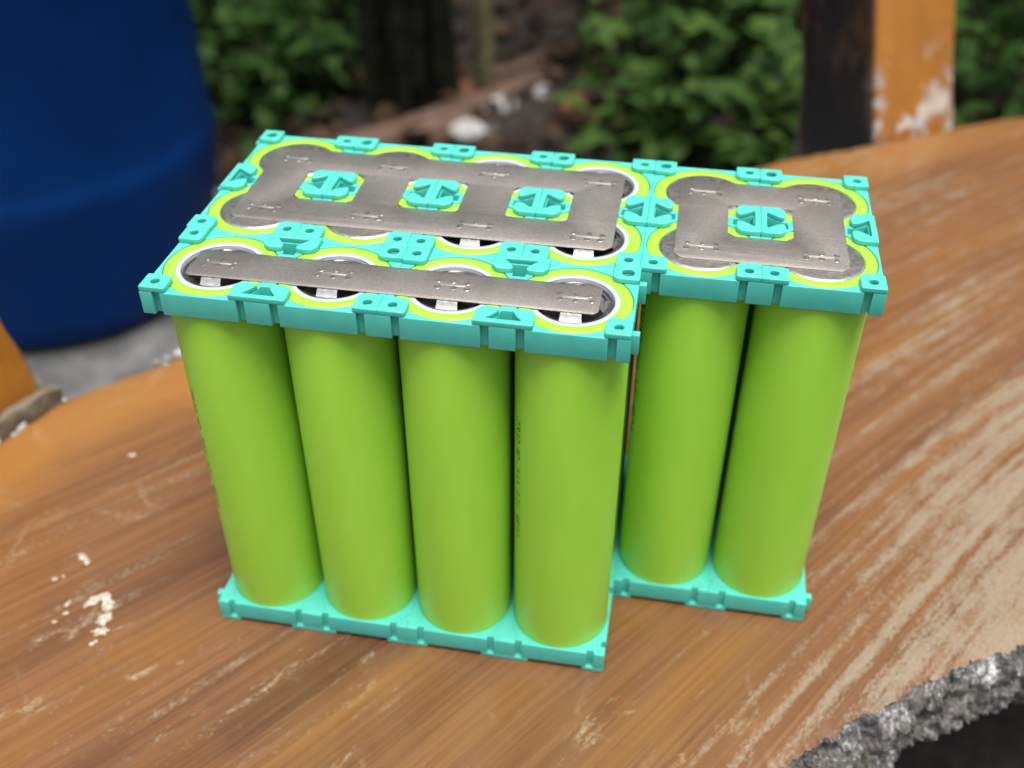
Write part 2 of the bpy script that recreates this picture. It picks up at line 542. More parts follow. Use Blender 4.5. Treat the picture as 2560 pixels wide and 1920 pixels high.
# ------------------------------------------------------------------ ground
def build_ground():
    n = 120
    xs = np.sign(np.linspace(-1, 1, n)) * np.abs(np.linspace(-1, 1, n)) ** 2.2 * 60
    vs, fs = [], []
    for y in xs:
        for x in xs:
            near = max(0.0, 1 - math.hypot(x, y - 1) / 6)
            z = GZ + 0.03 * near * fbm((x, y, 0), 2.3) + max(0, y - 1.6) * 0.10 * min(1, near * 3)
            if y < 1.2: z = GZ - 0.03 + 0.01 * fbm((x, y, 3), 3) * near
            vs.append((x, y, z))
    for j in range(n - 1):
        for i in range(n - 1):
            fs.append((j * n + i, j * n + i + 1, (j + 1) * n + i + 1, (j + 1) * n + i))
    g = mesh_obj("ground", pydata("ground", vs, fs, 60), M["soil"])
    tag(g, kind="structure")
build_ground()

def build_paving():
    pts = []
    outline = [(-2.4, -0.9), (-0.30, -0.9), (-0.10, -0.2), (-0.02, 0.35), (0.05, 0.80), (-0.02, 0.98), (-0.30, 1.02), (-0.75, 1.10), (-1.3, 1.06), (-2.4, 1.10)]
    for i in range(len(outline)):
        a, b = Vector(outline[i]), Vector(outline[(i + 1) % len(outline)])
        for k in range(14):
            q = a.lerp(b, k / 14)
            d = noise.noise(Vector((q.x * 6, q.y * 6, 2))) * 0.03
            pts.append((q.x + d, q.y + d))
    me = prism([[(x * 1000, y * 1000) for x, y in pts]], -40, 14, 5, 2)
    me = merge("paving", [me])
    p = mesh_obj("paving", me, M["cement"], loc=(0, 0, GZ - 0.014))
    tag(p, kind="structure")
build_paving()

# ------------------------------------------------------------------ bench
bench = empty("bench", (0.1, 0.1, GZ))
tag(bench, "weathered concrete bench painted like wood, chipped along its rims", "bench")
bench_inv = bench.matrix_basis.inverted()
BO = Vector((0.1, 0.1, GZ))

FAR = [(-190, -170), (-172, -80), (-154, 10), (-131, 76), (-113, 110), (-81, 144), (-20, 206), (62, 285), (130, 345), (206, 404), (262, 437), (318, 474), (368, 501), (450, 535), (600, 590), (760, 640)]
NEAR = [(-60, -330), (-10, -280), (40, -215), (86, -142), (110, -110), (140, -80), (170, -52), (193, -28), (221, -3), (248, 19), (280, 37), (315, 62), (356, 92), (430, 140), (590, 220), (760, 290)]
def cat(pts, t):
    n = len(pts) - 1
    f = min(max(t, 0), 1) * n
    i = min(int(f), n - 1)
    u = f - i
    P = [Vector((*pts[min(max(i + k, 0), n)], 0)) for k in (-1, 0, 1, 2)]
    return 0.5 * ((2 * P[1]) + (-P[0] + P[2]) * u + (2 * P[0] - 5 * P[1] + 4 * P[2] - P[3]) * u * u + (-P[0] + 3 * P[1] - 3 * P[2] + P[3]) * u ** 3)

def rim_pt(a, far):
    """rim position in mm at parameter a, with chipped irregularity"""
    p = cat(FAR if far else NEAR, a)
    q = cat(FAR if far else NEAR, min(a + 0.004, 1))
    o = cat(FAR if far else NEAR, max(a - 0.004, 0))
    d = (q - o).normalized()
    nrm = Vector((-d.y, d.x, 0)) if far else Vector((d.y, -d.x, 0))
    s = 1.1 if far else 1.6
    j = s * noise.noise(p * 0.05) + s * 1.3 * noise.noise(p * 0.16 + Vector((5, 0, 0))) + s * 0.6 * noise.noise(p * 0.55)
    if not far:
        j += 1.0 * noise.noise(p * 1.3)
        j += -3.5 * max(0, noise.noise(p * 0.09 + Vector((0, 9, 0))) - 0.15)
    return p + nrm * j, nrm

NA, NT_ = 620, 60
def build_seat():
    vs, fs, uvs, uvg = [], [], [], []
    A = [i / (NA - 1) for i in range(NA)]
    arc = 0
    prev = None
    for a in A:
        f, _ = rim_pt(a, True)
        n_, _ = rim_pt(a, False)
        mid = (cat(FAR, a) + cat(NEAR, a)) / 2
        if prev is not None: arc += (mid - prev).length
        prev = mid
        w = (cat(FAR, a) - cat(NEAR, a)).length
        for k in range(NT_ + 1):
            t = k / NT_
            f0, n0 = cat(FAR, a), cat(NEAR, a)
            p = f0.lerp(n0, t) + (f - f0) * math.exp(-t * w / 7) + (n_ - n0) * math.exp(-(1 - t) * w / 7)
            z = 0.12 * noise.noise(p * 0.02) - 0.12
            # the lip rolls off at both rims
            e = min(t, 1 - t) * w
            if e < 5: z -= 1.4 * ((5 - e) / 5) ** 2
            vs.append((p.x * MM, p.y * MM, z * MM))
            uvs.append((arc * MM, t * w * MM))
            gx, gy = p.x - 62, p.y - 285
            gu, gv = (gx * .743 + gy * .669) * MM, (gx * .669 - gy * .743) * MM
            uvg.append((gu, gv * (1 + 0.7 * max(-.5, min(gu, .5)))))
    W = NT_ + 1
    for i in range(NA - 1):
        for k in range(NT_):
            fs.append((i * W + k, i * W + k + 1, (i + 1) * W + k + 1, (i + 1) * W + k))
    me = pydata("seat", [Vector(v) - BO for v in vs], fs)
    ul = me.uv_layers.new(name="grain")
    ur = me.uv_layers.new(name="rim")
    for lp in me.loops:
        ul.data[lp.index].uv = uvg[lp.vertex_index]
        ur.data[lp.index].uv = uvs[lp.vertex_index]
    finish(me, 60)
    o = mesh_obj("seat", me, M["paint"], bench)
    return o
seat = build_seat()

def build_rim(far, name, parent):
    """rough broken flank of the slab, from the painted lip down to its underside"""
    A0, A1, n = (0.0, 1.0, 500) if far else (0.30, 1.0, 1500)
    if not far:
        aa = np.concatenate([np.linspace(0, 0.36, 160), np.linspace(0.361, 0.72, 520), np.linspace(0.722, 1, 160)])
    else:
        aa = np.linspace(0, 1, 500)
    rows = 30
    H = 34.0
    vs, fs = [], []
    for a in aa:
        p, nrm = rim_pt(float(a), far)
        for k in range(rows):
            h = k / (rows - 1)
            prof = 7.5 * math.sin(min(h * 1.15, 1) * math.pi * 0.55) + (-9 * max(0, h - 0.72) / 0.28)
            if far: prof *= 0.25
            q = Vector((p.x, p.y, -H * h))
            r = 3.0 * noise.noise(q * 0.10) + 2.0 * noise.noise(q * 0.27) + 0.8 * noise.noise(q * 0.7) + 0.35 * noise.noise(q * 1.7)
            amp = min(1, h * 9)
            if far: r *= 0.5
            off = prof + r * amp * 1.25
            zz = -1.75 - H * h + amp * 0.9 * noise.noise(q * 0.6 + Vector((3, 3, 3)))
            if k == 0: off, zz = -1.2, -1.2
            vs.append(Vector(((p.x + nrm.x * off) * MM, (p.y + nrm.y * off) * MM, zz * MM)) - BO)
    for i in range(len(aa) - 1):
        for k in range(rows - 1):
            fs.append((i * rows + k, i * rows + k + 1, (i + 1) * rows + k + 1, (i + 1) * rows + k))
    o = mesh_obj(name, pydata(name, vs, fs, 70), M["rubble"], parent)
    o["label"] = "rough broken concrete rim of the bench"
    return o
build_rim(False, "broken_rim", bench)
build_rim(True, "broken_rim", bench)

def build_slab_underside():
    lp = [cat(FAR, i / 60) for i in range(61)] + [cat(NEAR, 1 - i / 60) for i in range(61)]
    c = sum(lp, Vector()) / len(lp)
    lp = [p + (c - p).normalized() * 12 for p in lp]
    me = merge("slab_core", [prism([[(p.x, p.y) for p in lp]], -31, -6, 1, 1)])
    o = mesh_obj("slab_core", me, M["rubble"], bench, loc=-BO)
    for (x, y) in ((-60, -120), (640, 470)):
        lg = merge("leg", [box_mesh(x - 90, x + 90, y - 60, y + 60, GZ * 1000 - 20, -30, 6)])
        mesh_obj("leg", lg, M["cement"], bench, loc=-BO)
build_slab_underside()

def lumps(name, centres, mat, parent, seed, origin=BO):
    """small knobbly crumbs of plaster, joined into one piece"""
    r = random.Random(seed)
    bm = bmesh.new()
    for (x, y, z, s) in centres:
        m = Matrix.Translation(Vector((x, y, z)) * MM - origin) @ Matrix.Rotation(r.uniform(0, 6), 4, 'Z') @ Matrix.Diagonal((s * MM * r.uniform(.8, 1.5), s * MM * r.uniform(.6, 1.1), s * MM * r.uniform(.5, .9), 1))
        res = bmesh.ops.create_icosphere(bm, subdivisions=2, radius=1)
        off = Vector((r.uniform(0, 50), r.uniform(0, 50), 0))
        for v in res["verts"]:
            v.co *= 1 + 0.45 * noise.noise(v.co * 1.7 + off)
        bmesh.ops.transform(bm, matrix=m, verts=res["verts"])
    me = bpy.data.meshes.new(name)
    bm.to_mesh(me); bm.free()
    o = mesh_obj(name, finish(me, 50), mat, parent)
    o["kind"] = "stuff"
    return o

def flat_blob(name, x, y, rx, ry, rot, mat, parent, seed, h=0.16):
    """thin splash with an uneven outline lying on the seat"""
    r = random.Random(seed)
    n, rings = 28, 4
    off = Vector((r.uniform(0, 90), r.uniform(0, 90), 0))
    vs, fs = [(0, 0, h)], []
    for k in range(1, rings + 1):
        f = k / rings
        for i in range(n):
            a = 2 * math.pi * i / n
            rad = 1.05 + 0.6 * noise.noise(Vector((math.cos(a) * 1.6, math.sin(a) * 1.6, 0)) + off) + 0.55 * noise.noise(Vector((math.cos(a) * 5, math.sin(a) * 5, 0)) + off)
            vs.append((rx * f * rad * math.cos(a), ry * f * rad * math.sin(a), h * (1 - f * f) * (0.8 + 0.5 * noise.noise(Vector((f * 3, a * 2, 0)) + off)) - (0.5 if k == rings else 0)))
    for i in range(n):
        j = (i + 1) % n
        fs.append((0, 1 + i, 1 + j))
        for k in range(rings - 1):
            b, c = 1 + k * n, 1 + (k + 1) * n
            fs.append((b + i, c + i, c + j, b + j))
    me = pydata(name, [Vector(v) * MM for v in vs], fs, 60)
    o = mesh_obj(name, me, mat, parent, loc=Vector((x * MM, y * MM, -0.0001)) - BO, rot=(0, 0, rot))
    return o
for i, (x, y, rx, ry, ro) in enumerate([(-63, 18.6, 2.6, 1.5, -0.5), (-60, 16.6, 2.2, 1.2, -0.7), (-67.6, 6.5, 1.4, 1.0, 0.3), (-65.0, 8.3, 0.9, 0.7, 0),
        (-49, -1.0, 2.0, 4.2, -0.5), (-45.6, 1.6, 3.0, 2.2, 0.2), (-42.4, -1.8, 2.2, 3.6, 0.3), (-40.8, -7.8, 2.8, 3.4, -0.3), (-39.4, -13.0, 2.9, 1.9, 0.4), (-39.6, -18.2, 1.0, 2.0, -0.7),
        (-57.0, -3.6, .8, 1.9, -0.2), (-55.6, -7.6, 1.5, .9, 0.5), (-70.3, 75.7, 1.7, 1.3, 0.4), (-57.5, -12.0, 1.3, .7, 0.5)]):
    flat_blob("white_splash", x, y, rx, ry, ro, M["fleck"], bench, 40 + i)

def build_back_post():
    """square post that leans back, its front on the far rim of the seat; local x along its front, y to the rear"""
    a, b = Vector((265, 438, 0)), Vector((320, 476, 0))
    ex = (b - a).normalized()
    w, dpt = (b - a).length, 78.0
    rows, nx, ny = 90, 12, 12
    z0, z1 = GZ * 1000, 430.0
    ring = [(i / nx * w, 0) for i in range(nx)] + [(w, i / ny * dpt) for i in range(ny)] + [(w - i / nx * w, dpt) for i in range(nx)] + [(0, dpt - i / ny * dpt) for i in range(ny)]
    vs, fs = [], []
    n = len(ring)
    for r in range(rows + 1):
        z = z0 + (z1 - z0) * r / rows
        for (x, y) in ring:
            flare = 3.5 * max(0, 1 - abs(z) / 18)
            cx, cy = x - w / 2, y - dpt / 2
            j = 1.2 * noise.noise(Vector((x * .04, y * .04, z * .03))) + 0.7 * noise.noise(Vector((x * .15, y * .15, z * .12)))
            # corners rounded
            k = 1 - 0.035 * max(0, (abs(cx) / (w / 2)) ** 8 * (abs(cy) / (dpt / 2)) ** 8)
            lean = 0.30 * z if z > 0 else 0.04 * z
            vs.append(Vector(((w / 2 + cx * k) + j * (1 if cx > 0 else -1) * .6 + flare * (0.6 if cx > 0 else -0.2), (dpt / 2 + cy * k) + lean + 2 - flare * (0.3 if cy < 0 else 0), z)) * MM)
    for r in range(rows):
        for i in range(n):
            j = (i + 1) % n
            fs.append((r * n + i, r * n + j, (r + 1) * n + j, (r + 1) * n + i))
    fs.append(tuple(rows * n + i for i in range(n)))
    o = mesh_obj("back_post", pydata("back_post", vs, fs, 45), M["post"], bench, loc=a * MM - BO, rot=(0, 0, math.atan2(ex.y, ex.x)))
    o["label"] = "leaning square post with an orange front and a dark brown flank"
    cr = []
    r = random.Random(3)
    ey = Vector((-ex.y, ex.x, 0))
    for i in range(9):
        t = r.choice((r.uniform(-.12, .14), r.uniform(.8, 1.02), r.uniform(0, 1)))
        p = a + ex * (t * w) - ey * r.uniform(0, 3.5)
        cr.append((p.x, p.y, r.uniform(-1, 3 if .15 < t < .75 else 7), r.uniform(1.2, 3.6)))
    for i in range(4):
        s = i / 4
        p = a + ex * (-1.5 + r.uniform(-1.5, 1)) + ey * (s * 8 - 2)
        cr.append((p.x, p.y, r.uniform(2, 30) * (1 - s * .4), r.uniform(1.2, 3.0)))
    for i in range(2):
        z = r.uniform(2, 34)
        p = b + ex * r.uniform(-2.5, 0) + ey * (z * .3 - .5)
        cr.append((p.x, p.y, z, r.uniform(1.0, 2.2)))
build_back_post()

def build_arm_post():
    """stub of a second post at the left, on a cracked concrete foot"""
    a = Vector((-124, 99, 0))
    d = Vector((-0.42, -0.91, 0)).normalized()
    e = Vector((-d.y, d.x, 0)) * -1      # to the rear
    if e.x > 0: e = -e
    w, dpt = 70.0, 60.0
    rows, m = 60, 10
    vs, fs = [], []
    ring = [(i / m * w, 0) for i in range(m)] + [(w, i / m * dpt) for i in range(m)] + [(w - i / m * w, dpt) for i in range(m)] + [(0, dpt - i / m * dpt) for i in range(m)]
    n = len(ring)
    for r in range(rows + 1):
        z = -30 + 330 * r / rows
        for x, y in ring:
            j = 1.5 * noise.noise(Vector((x * .05, y * .05, z * .05))) + 0.8 * noise.noise(Vector((x * .2, y * .2, z * .2)))
            bulge = 4.0 * math.exp(-((z - 16) / 22) ** 2)
            cx = x - w / 2
            xx = x + (j + bulge) * (-1 if cx < 0 else 1) + (3 if (y < 6 or y > dpt - 6) and x < 6 else 0)
            p = a + d * xx + e * (y + j + 0.16 * max(0, z))
            vs.append(Vector((p.x, p.y, z)) * MM - BO)
    for r in range(rows):
        for i in range(n):
            j = (i + 1) % n
            fs.append((r * n + i, r * n + j, (r + 1) * n + j, (r + 1) * n + i))
    fs.append(tuple(rows * n + i for i in range(n)))
    me = pydata("arm_post", vs, fs, 50)
    bm = bmesh.new(); bm.from_mesh(me); bmesh.ops.recalc_face_normals(bm, faces=bm.faces); bm.to_mesh(me); bm.free()
    o = mesh_obj("arm_post", me, M["post2"], bench)
    o["label"] = "worn orange post stub at the far left rim"
    # cracked foot
    bm = bmesh.new()
    bmesh.ops.create_cube(bm, size=1)
    bmesh.ops.subdivide_edges(bm, edges=bm.edges[:], cuts=14, use_grid_fill=True)
    for v in bm.verts:
        x, y, z = v.co
        q = a + d * ((x + .5) * 78 - 7) + e * ((y + .5) * 60 - 4)
        pz = (z + .5) * 9 - 1.5
        nn = Vector((noise.noise(Vector((q.x, q.y, pz)) * .11), noise.noise(Vector((q.y, q.x, pz)) * .11), noise.noise(Vector((q.x, pz, q.y)) * .13)))
        v.co = (Vector((q.x, q.y, pz)) + nn * 3.2) * MM - BO
    me = bpy.data.meshes.new("cracked_foot")
    bm.to_mesh(me); bm.free()
    mesh_obj("cracked_foot", finish(me, 50), mat_plain("bare_tan_cement", (0.15, 0.12, 0.088), 0.9, 0.4, 120, 0.7, 0.002), bench)
    r = random.Random(9)
    cr = []
    for i in range(4):
        p = a + d * r.uniform(-8, 40) - e * r.uniform(3, 8)
        cr.append((p.x, p.y, r.uniform(-.5, 1), r.uniform(1.0, 2.2)))
    for i in range(3):
        p = cat(FAR, 0.2 + 0.215 * r.random())
        cr.append((p.x + r.uniform(-2, 2), p.y + r.uniform(-2, 2), -1, r.uniform(0.8, 2)))
    for (x, y, s) in ((-84, 141, 2.6), (-80, 146, 2.8), (-88, 138, 2.2), (-77, 149, 2.2)):
        cr.append((x, y, 0, s))
    lumps("chipped_plaster", cr, M["stone"], bench, 8)
build_arm_post()

# ------------------------------------------------------------------ battery pack
pack = empty("battery_pack", (0, 0, 0))
tag(pack, "lime green battery cells in turquoise holders joined by nickel strips, standing on the bench", "battery pack")
P_ = 34.0
HT, SK = 140.0, 9.0        # top of the tabs, height of a holder
FX = 0.6                   # the front row sits a hair to the right

def holder_meshes():
    nd, notch = 1.5, [(3.6, 6.0), (28.0, 30.4), (37.6, 40.0), (62.0, 64.4)]
    notch_s = [(3.6, 6.0), (28.0, 30.4)]
    # outline, counter-clockwise, notched on the v=0 side and the u=0 end
    o = [(0.0, 0.0)]
    for a, b in notch:
        o += [(a, 0), (a + .12, nd), (b - .12, nd), (b, 0)]
    o += [(68, 0), (68, 34), (0, 34)]
    for a, b in reversed(notch_s):
        o += [(0, b), (nd, b - .12), (nd, a + .12), (0, a)]
    rh = 16.28
    holes = [circle(17, 17, rh, 64, True), circle(51, 17, rh, 64, True)]
    for cx, cy in ((3.5, 3.5), (64.5, 3.5), (64.5, 30.5), (3.5, 30.5)):
        holes.append(circle(cx, cy, 1.7 if (cx > 60 and cy > 30) else 1.15, 20, True))
    tri = lambda m: [(29.6, m(2.1)), (38.4, m(2.1)), (36.3, m(5.0)), (35.9, m(6.4)), (35.75, m(8.2)), (32.25, m(8.2)), (32.1, m(6.4)), (31.7, m(5.0))]
    pits = [list(reversed(tri(lambda v: v))), tri(lambda v: 34 - v)]
    upper = prism([o] + holes + pits, 0, 7.35, 0.28, 2)
    floors = [box_mesh(29.4, 38.6, 1.9, 6.0, 0.05, 1.4), box_mesh(29.4, 38.6, 28.0, 32.1, 0.05, 1.4),
              box_mesh(31.5, 36.5, 5.8, 8.4, 0.06, 1.38), box_mesh(31.5, 36.5, 25.6, 28.2, 0.06, 1.38)]
    for cx, cy in ((3.5, 3.5), (64.5, 3.5), (64.5, 30.5), (3.5, 30.5)):
        floors.append(prism([circle(cx, cy, 1.8 if (cx > 60 and cy > 30) else 1.2, 20)], 0.05, 1.2, 0.05, 1))
    ridges = []
    for a, b in notch:
        ridges.append(box_mesh(a + .1, b - .1, 33.9, 36.0, 0.4, 6.6, 0.15))
    for a, b in notch_s:
        ridges.append(box_mesh(67.9, 70.0, a + .1, b - .1, 0.4, 6.6, 0.15))
    frame = merge("frame", [upper] + floors + ridges)
    def tab(r):
        q = []
        W, D = 7.6, 7.0
        q += [(0.0, 0.25), (0.25, 0.0), (W - .5, 0.0), (W, .5), (W, D - 1.9)]
        q += [(W - 1.9 + 1.9 * math.cos(t), D - 1.9 + 1.9 * math.sin(t)) for t in (0.3, 0.6, 0.9, 1.2, 1.57)]
        q += [(.4, D), (0, D - .4)]
        return merge("corner_tab", [prism([q, circle(3.5, 3.5, r, 28, True)], 7.3, 9.0, 0.32, 3)])
    s = [(25.9, 0.2), (26.2, 0), (41.8, 0), (42.1, 0.2), (42.1, 3.4), (42.1, 5.5), (40.9, 6.9), (40.3, 7.25), (38.6, 7.35), (36.9, 7.2), (36.15, 6.8), (35.95, 6.1), (36.4, 5.0), (37.4, 3.6), (38.7, 2.15), (38.5, 1.8),
         (29.5, 1.8), (29.3, 2.15), (30.6, 3.6), (31.6, 5.0), (32.05, 6.1), (31.85, 6.8), (31.1, 7.2), (29.4, 7.35), (27.7, 7.25), (27.1, 6.9), (25.9, 5.5), (25.9, 3.4)]
    sock = merge("clip_socket", [prism([[(u - 34, v) for u, v in s]], 7.3, 9.0, 0.3, 3)])
    return frame, tab(1.3), tab(1.75), sock
H_FRAME, H_TAB, H_TABL, H_SOCK = holder_meshes()

def add_holder(loc, rot, top):
    h = empty("cell_holder", Vector(loc) * MM, pack)
    h.rotation_euler = rot
    mesh_obj("frame", H_FRAME, M["turq"], h)
    for (u, v, a, m) in ((0, 0, 0, H_TAB), (68, 0, math.pi / 2, H_TAB), (68, 34, math.pi, H_TABL), (0, 34, -math.pi / 2, H_TAB)):
        mesh_obj("corner_tab", m, M["turq"], h, loc=(u * MM, v * MM, 0), rot=(0, 0, a))
    mesh_obj("clip_socket", H_SOCK, M["turq"], h, loc=(34 * MM, 0, 0))
    mesh_obj("clip_socket", H_SOCK, M["turq"], h, loc=(34 * MM, 34 * MM, 0), rot=(0, 0, math.pi))
    return h
for k in range(2):
    add_holder((FX + 68.0 * k, 0, HT - SK), (0, 0, 0), True)
for i in range(6):
    add_holder((34.0 * (i + 1), 34.0, HT - SK), (0, 0, math.pi / 2), True)
for k in range(2):
    add_holder((FX + 68.0 * (k + 1), 0, SK), (0, math.pi, 0), False)
for i in range(6):
    add_holder((34.0 * i, 34.0, SK), (math.pi, 0, math.pi / 2), False)

CR = 16.2
SLEEVE = lathe("sleeve", [(12.0, 2.2), (15.6, 2.2), (CR, 2.9), (CR, 137.5), (16.05, 137.95), (15.7, 138.2), (14.6, 138.26), (13.1, 138.2), (12.75, 138.05), (12.7, 137.3)], 96)
GASKET = lathe("gasket", [(12.72, 137.4), (12.72, 137.9), (12.5, 138.1), (11.5, 138.1), (11.25, 137.95), (11.2, 136.0)], 72)
RIM = lathe("crimp_rim", [(11.2, 136.9), (10.7, 137.35), (10.3, 137.3), (10.15, 136.6), (9.7, 136.5), (9.5, 136.95), (9.2, 136.9), (9.0, 135.6), (0.01, 135.5)], 72)
DISC = lathe("end_disc", [(11.9, 138.1), (11.75, 138.26), (11.5, 138.3), (0.01, 138.3)], 72, angle=25)
DISC_RIM = lathe("disc_rim", [(12.72, 137.2), (12.68, 137.65), (12.5, 138.0), (12.2, 138.2), (11.95, 138.22), (11.85, 138.05)], 72, angle=60)

def cap_mesh():
    ms = [prism([circle(0, 0, 5.2, 40)], 137.75, 138.35, 0.15, 2)]
    for k in range(4):
        a = k * math.pi / 2
        prof = [(4.5, 138.3), (6.6, 138.3), (7.4, 138.05), (8.0, 137.2), (8.5, 136.75), (9.6, 136.65)]
        vs, fs = [], []
        for (r, z) in prof:
            for s in (-1, 1):
                for dz in (0, -0.35):
                    x, y = r, s * (2.6 + 0.1 * (r - 4.5))
                    vs.append((x * math.cos(a) - y * math.sin(a), x * math.sin(a) + y * math.cos(a), z + dz))
        for i in range(len(prof) - 1):
            b, c = i * 4, i * 4 + 4
            fs += [(b, c, c + 2, b + 2), (b + 1, b + 3, c + 3, c + 1), (b, b + 1, c + 1, c), (b + 2, c + 2, c + 3, b + 3)]
        fs.append((len(prof) * 4 - 4, len(prof) * 4 - 3, len(prof) * 4 - 1, len(prof) * 4 - 2))
        m = pydata("leg", vs, fs)
        bm = bmesh.new(); bm.from_mesh(m); bmesh.ops.recalc_face_normals(bm, faces=bm.faces); bm.to_mesh(m); bm.free()
        ms.append(m)
    return merge("terminal_cap", ms, angle=30)
CAP = cap_mesh()

def text_on_cell(parent, ang, ztop, size, body="IFR32140-15Ah  3.2V  48Wh"):
    """printed line wrapped on the sleeve, reading downward"""
    fc = bpy.data.curves.new("tmp", 'FONT')
    fc.body = body
    fc.size = size
    fc.space_character = 1.06
    fc.resolution_u = 2
    fc.offset = 0.02
    ob = bpy.data.objects.new("tmp", fc)
    COL.objects.link(ob)
    dg = bpy.context.evaluated_depsgraph_get()
    me = bpy.data.meshes.new_from_object(ob.evaluated_get(dg))
    bpy.data.objects.remove(ob)
    r = CR + 0.03
    for v in me.vertices:
        x, y = v.co.x, v.co.y
        t = ang + y / r
        v.co = Vector((r * math.cos(t), r * math.sin(t), ztop - x)) * MM
    me.name = "printed_line"
    return mesh_obj("printed_line", me, M["print"], parent)

CELLS = {}
def add_cell(ix, row, positive):
    x = 17 + 34.0 * ix + (FX if row == 0 else 0)
    y = 17 + 34.0 * row
    c = empty("cell", Vector((x, y, 0)) * MM, pack)
    mesh_obj("sleeve", SLEEVE, M["sleeve"], c)
    if positive:
        mesh_obj("gasket", GASKET, M["gasket"], c)
        mesh_obj("crimp_rim", RIM, M["dark_steel"], c)
        mesh_obj("terminal_cap", CAP, M["steel"], c)
    else:
        mesh_obj("end_disc", DISC, M["disc"], c)
        mesh_obj("disc_rim", DISC_RIM, M["steel"], c)
    CELLS[(ix, row)] = c
    return c
for ix in range(4): add_cell(ix, 0, True)
for row in (1, 2):
    for ix in range(6): add_cell(ix, row, ix in (2, 3))
text_on_cell(CELLS[(0, 0)], math.radians(218), 101.0, 4.1)
text_on_cell(CELLS[(3, 0)], math.radians(206), 101.0, 4.0)
text_on_cell(CELLS[(4, 1)], math.radians(193), 124.0, 4.4)

# strips
WELD = lathe("weld_spot", [(1.0, -0.02), (0.86, 0.05), (0.64, 0.07), (0.36, 0.01), (0.01, 0.0)], 14)
def slot_mesh():
    vs, fs = [], []
    prof = [(-0.50, 0.0), (-0.38, 0.06), (-0.22, 0.09), (-0.10, 0.02), (0.10, 0.02), (0.18, 0.14), (0.34, 0.11), (0.50, 0.0)]
    xs = [-3.7, -3.5, 3.5, 3.7]
    for i, x in enumerate(xs):
        for (y, z) in prof:
            k = 0.55 if i in (0, 3) else 1
            vs.append((x, y * k, z * (0 if i in (0, 3) else 1)))
    n = len(prof)
    for i in range(3):
        for q in range(n - 1):
            fs.append((i * n + q, (i + 1) * n + q, (i + 1) * n + q + 1, i * n + q + 1))
    return merge("weld_slot", [pydata("weld_slot", vs, fs)], angle=30)
SLOT = slot_mesh()

def chamfer_rect(x0, x1, y0, y1, c, rev=False):
    q = [(x0 + c, y0), (x1 - c, y0), (x1, y0 + c), (x1, y1 - c), (x1 - c, y1), (x0 + c, y1), (x0, y1 - c), (x0, y0 + c)]
    return list(reversed(q)) if rev else q

def strip(outline, windows, cells, name_seed):
    x0 = sum(p[0] for p in outline) / len(outline)
    y0 = sum(p[1] for p in outline) / len(outline)
    me = merge("plate", [prism([[(x - x0, y - y0) for x, y in outline]] + [[(x - x0, y - y0) for x, y in w] for w in windows], 138.36, 138.6, 0.05, 1)])
    s = mesh_obj("nickel_strip", me, M["nickel"], pack, loc=(x0 * MM, y0 * MM, 0))
    r = random.Random(name_seed)
    for (cx, cy) in cells:
        dx, dy, rt = r.uniform(-.6, .6), r.uniform(-.5, .5), r.uniform(-.03, .03)
        mesh_obj("weld_slot", SLOT, M["weld"], s, loc=Vector((cx - x0 + dx, cy - y0 + dy, 138.605)) * MM, rot=(0, 0, rt))
        for px in (-4.4, 0.1, 4.3):
            for sg in (-1, 1):
                q = r.uniform(.8, 1.15)
                mesh_obj("weld_spot", WELD, M["weld"], s, loc=Vector((cx - x0 + dx + px + r.uniform(-.35, .35), cy - y0 + dy + sg * 1.45 + r.uniform(-.2, .2), 138.60)) * MM,
                         rot=(0, 0, r.uniform(0, 6)), scale=(q, q * r.uniform(.75, 1), r.uniform(.7, 1.5)))
    return s
strip(chamfer_rect(9.4, 126.8, 10.2, 24.0, 1.3), [], [(17.0 + FX + 34 * i, 17.2) for i in range(4)], 1)
strip(chamfer_rect(9.0, 127.0, 43.7, 92.5, 2.2), [chamfer_rect(c - 9.6, c + 9.6, 58.6, 77.8, 1.0, True) for c in (34.0, 68.0, 102.2)],
      [(17 + 34 * i, y) for i in range(4) for y in (51, 85)], 2)
strip(chamfer_rect(145.0, 195.0, 43.7, 92.5, 2.2), [chamfer_rect(160.3, 179.7, 58.4, 77.8, 1.0, True)],
      [(17 + 34 * i, y) for i in (4, 5) for y in (51, 85)], 3)

# ------------------------------------------------------------------ barrel
prof = [(0.01, 0.004), (150, 4), (172, 6), (182, 16), (187, 40), (195, 85), (205, 135), (210, 170), (211.5, 186), (211.5, 192), (210.5, 199), (209, 206), (208, 215), (208, 330), (208, 470), (212, 480), (213, 490), (212, 500), (208, 510), (208, 640), (205, 690), (190, 730), (150, 745), (145, 760), (60, 760), (0.01, 758)]
prof[0] = (0.01, 4)
barrel = empty("barrel", (-0.606, 0.806, GZ))
tag(barrel, "dark blue plastic barrel standing on the grey cement behind the bench", "barrel")
mesh_obj("drum", lathe("drum", prof, 128, angle=60), M["barrel"], barrel)
mesh_obj("lid_cap", lathe("lid_cap", [(0.01, 778), (24, 778), (27, 774), (28, 755)], 32), M["barrel"], barrel, loc=(0.08, 0.0, 0))
mesh_obj("lid_cap", lathe("lid_cap", [(0.01, 774), (24, 774), (27, 770), (28, 755)], 32), M["barrel"], barrel, loc=(-0.09, 0.0, 0))

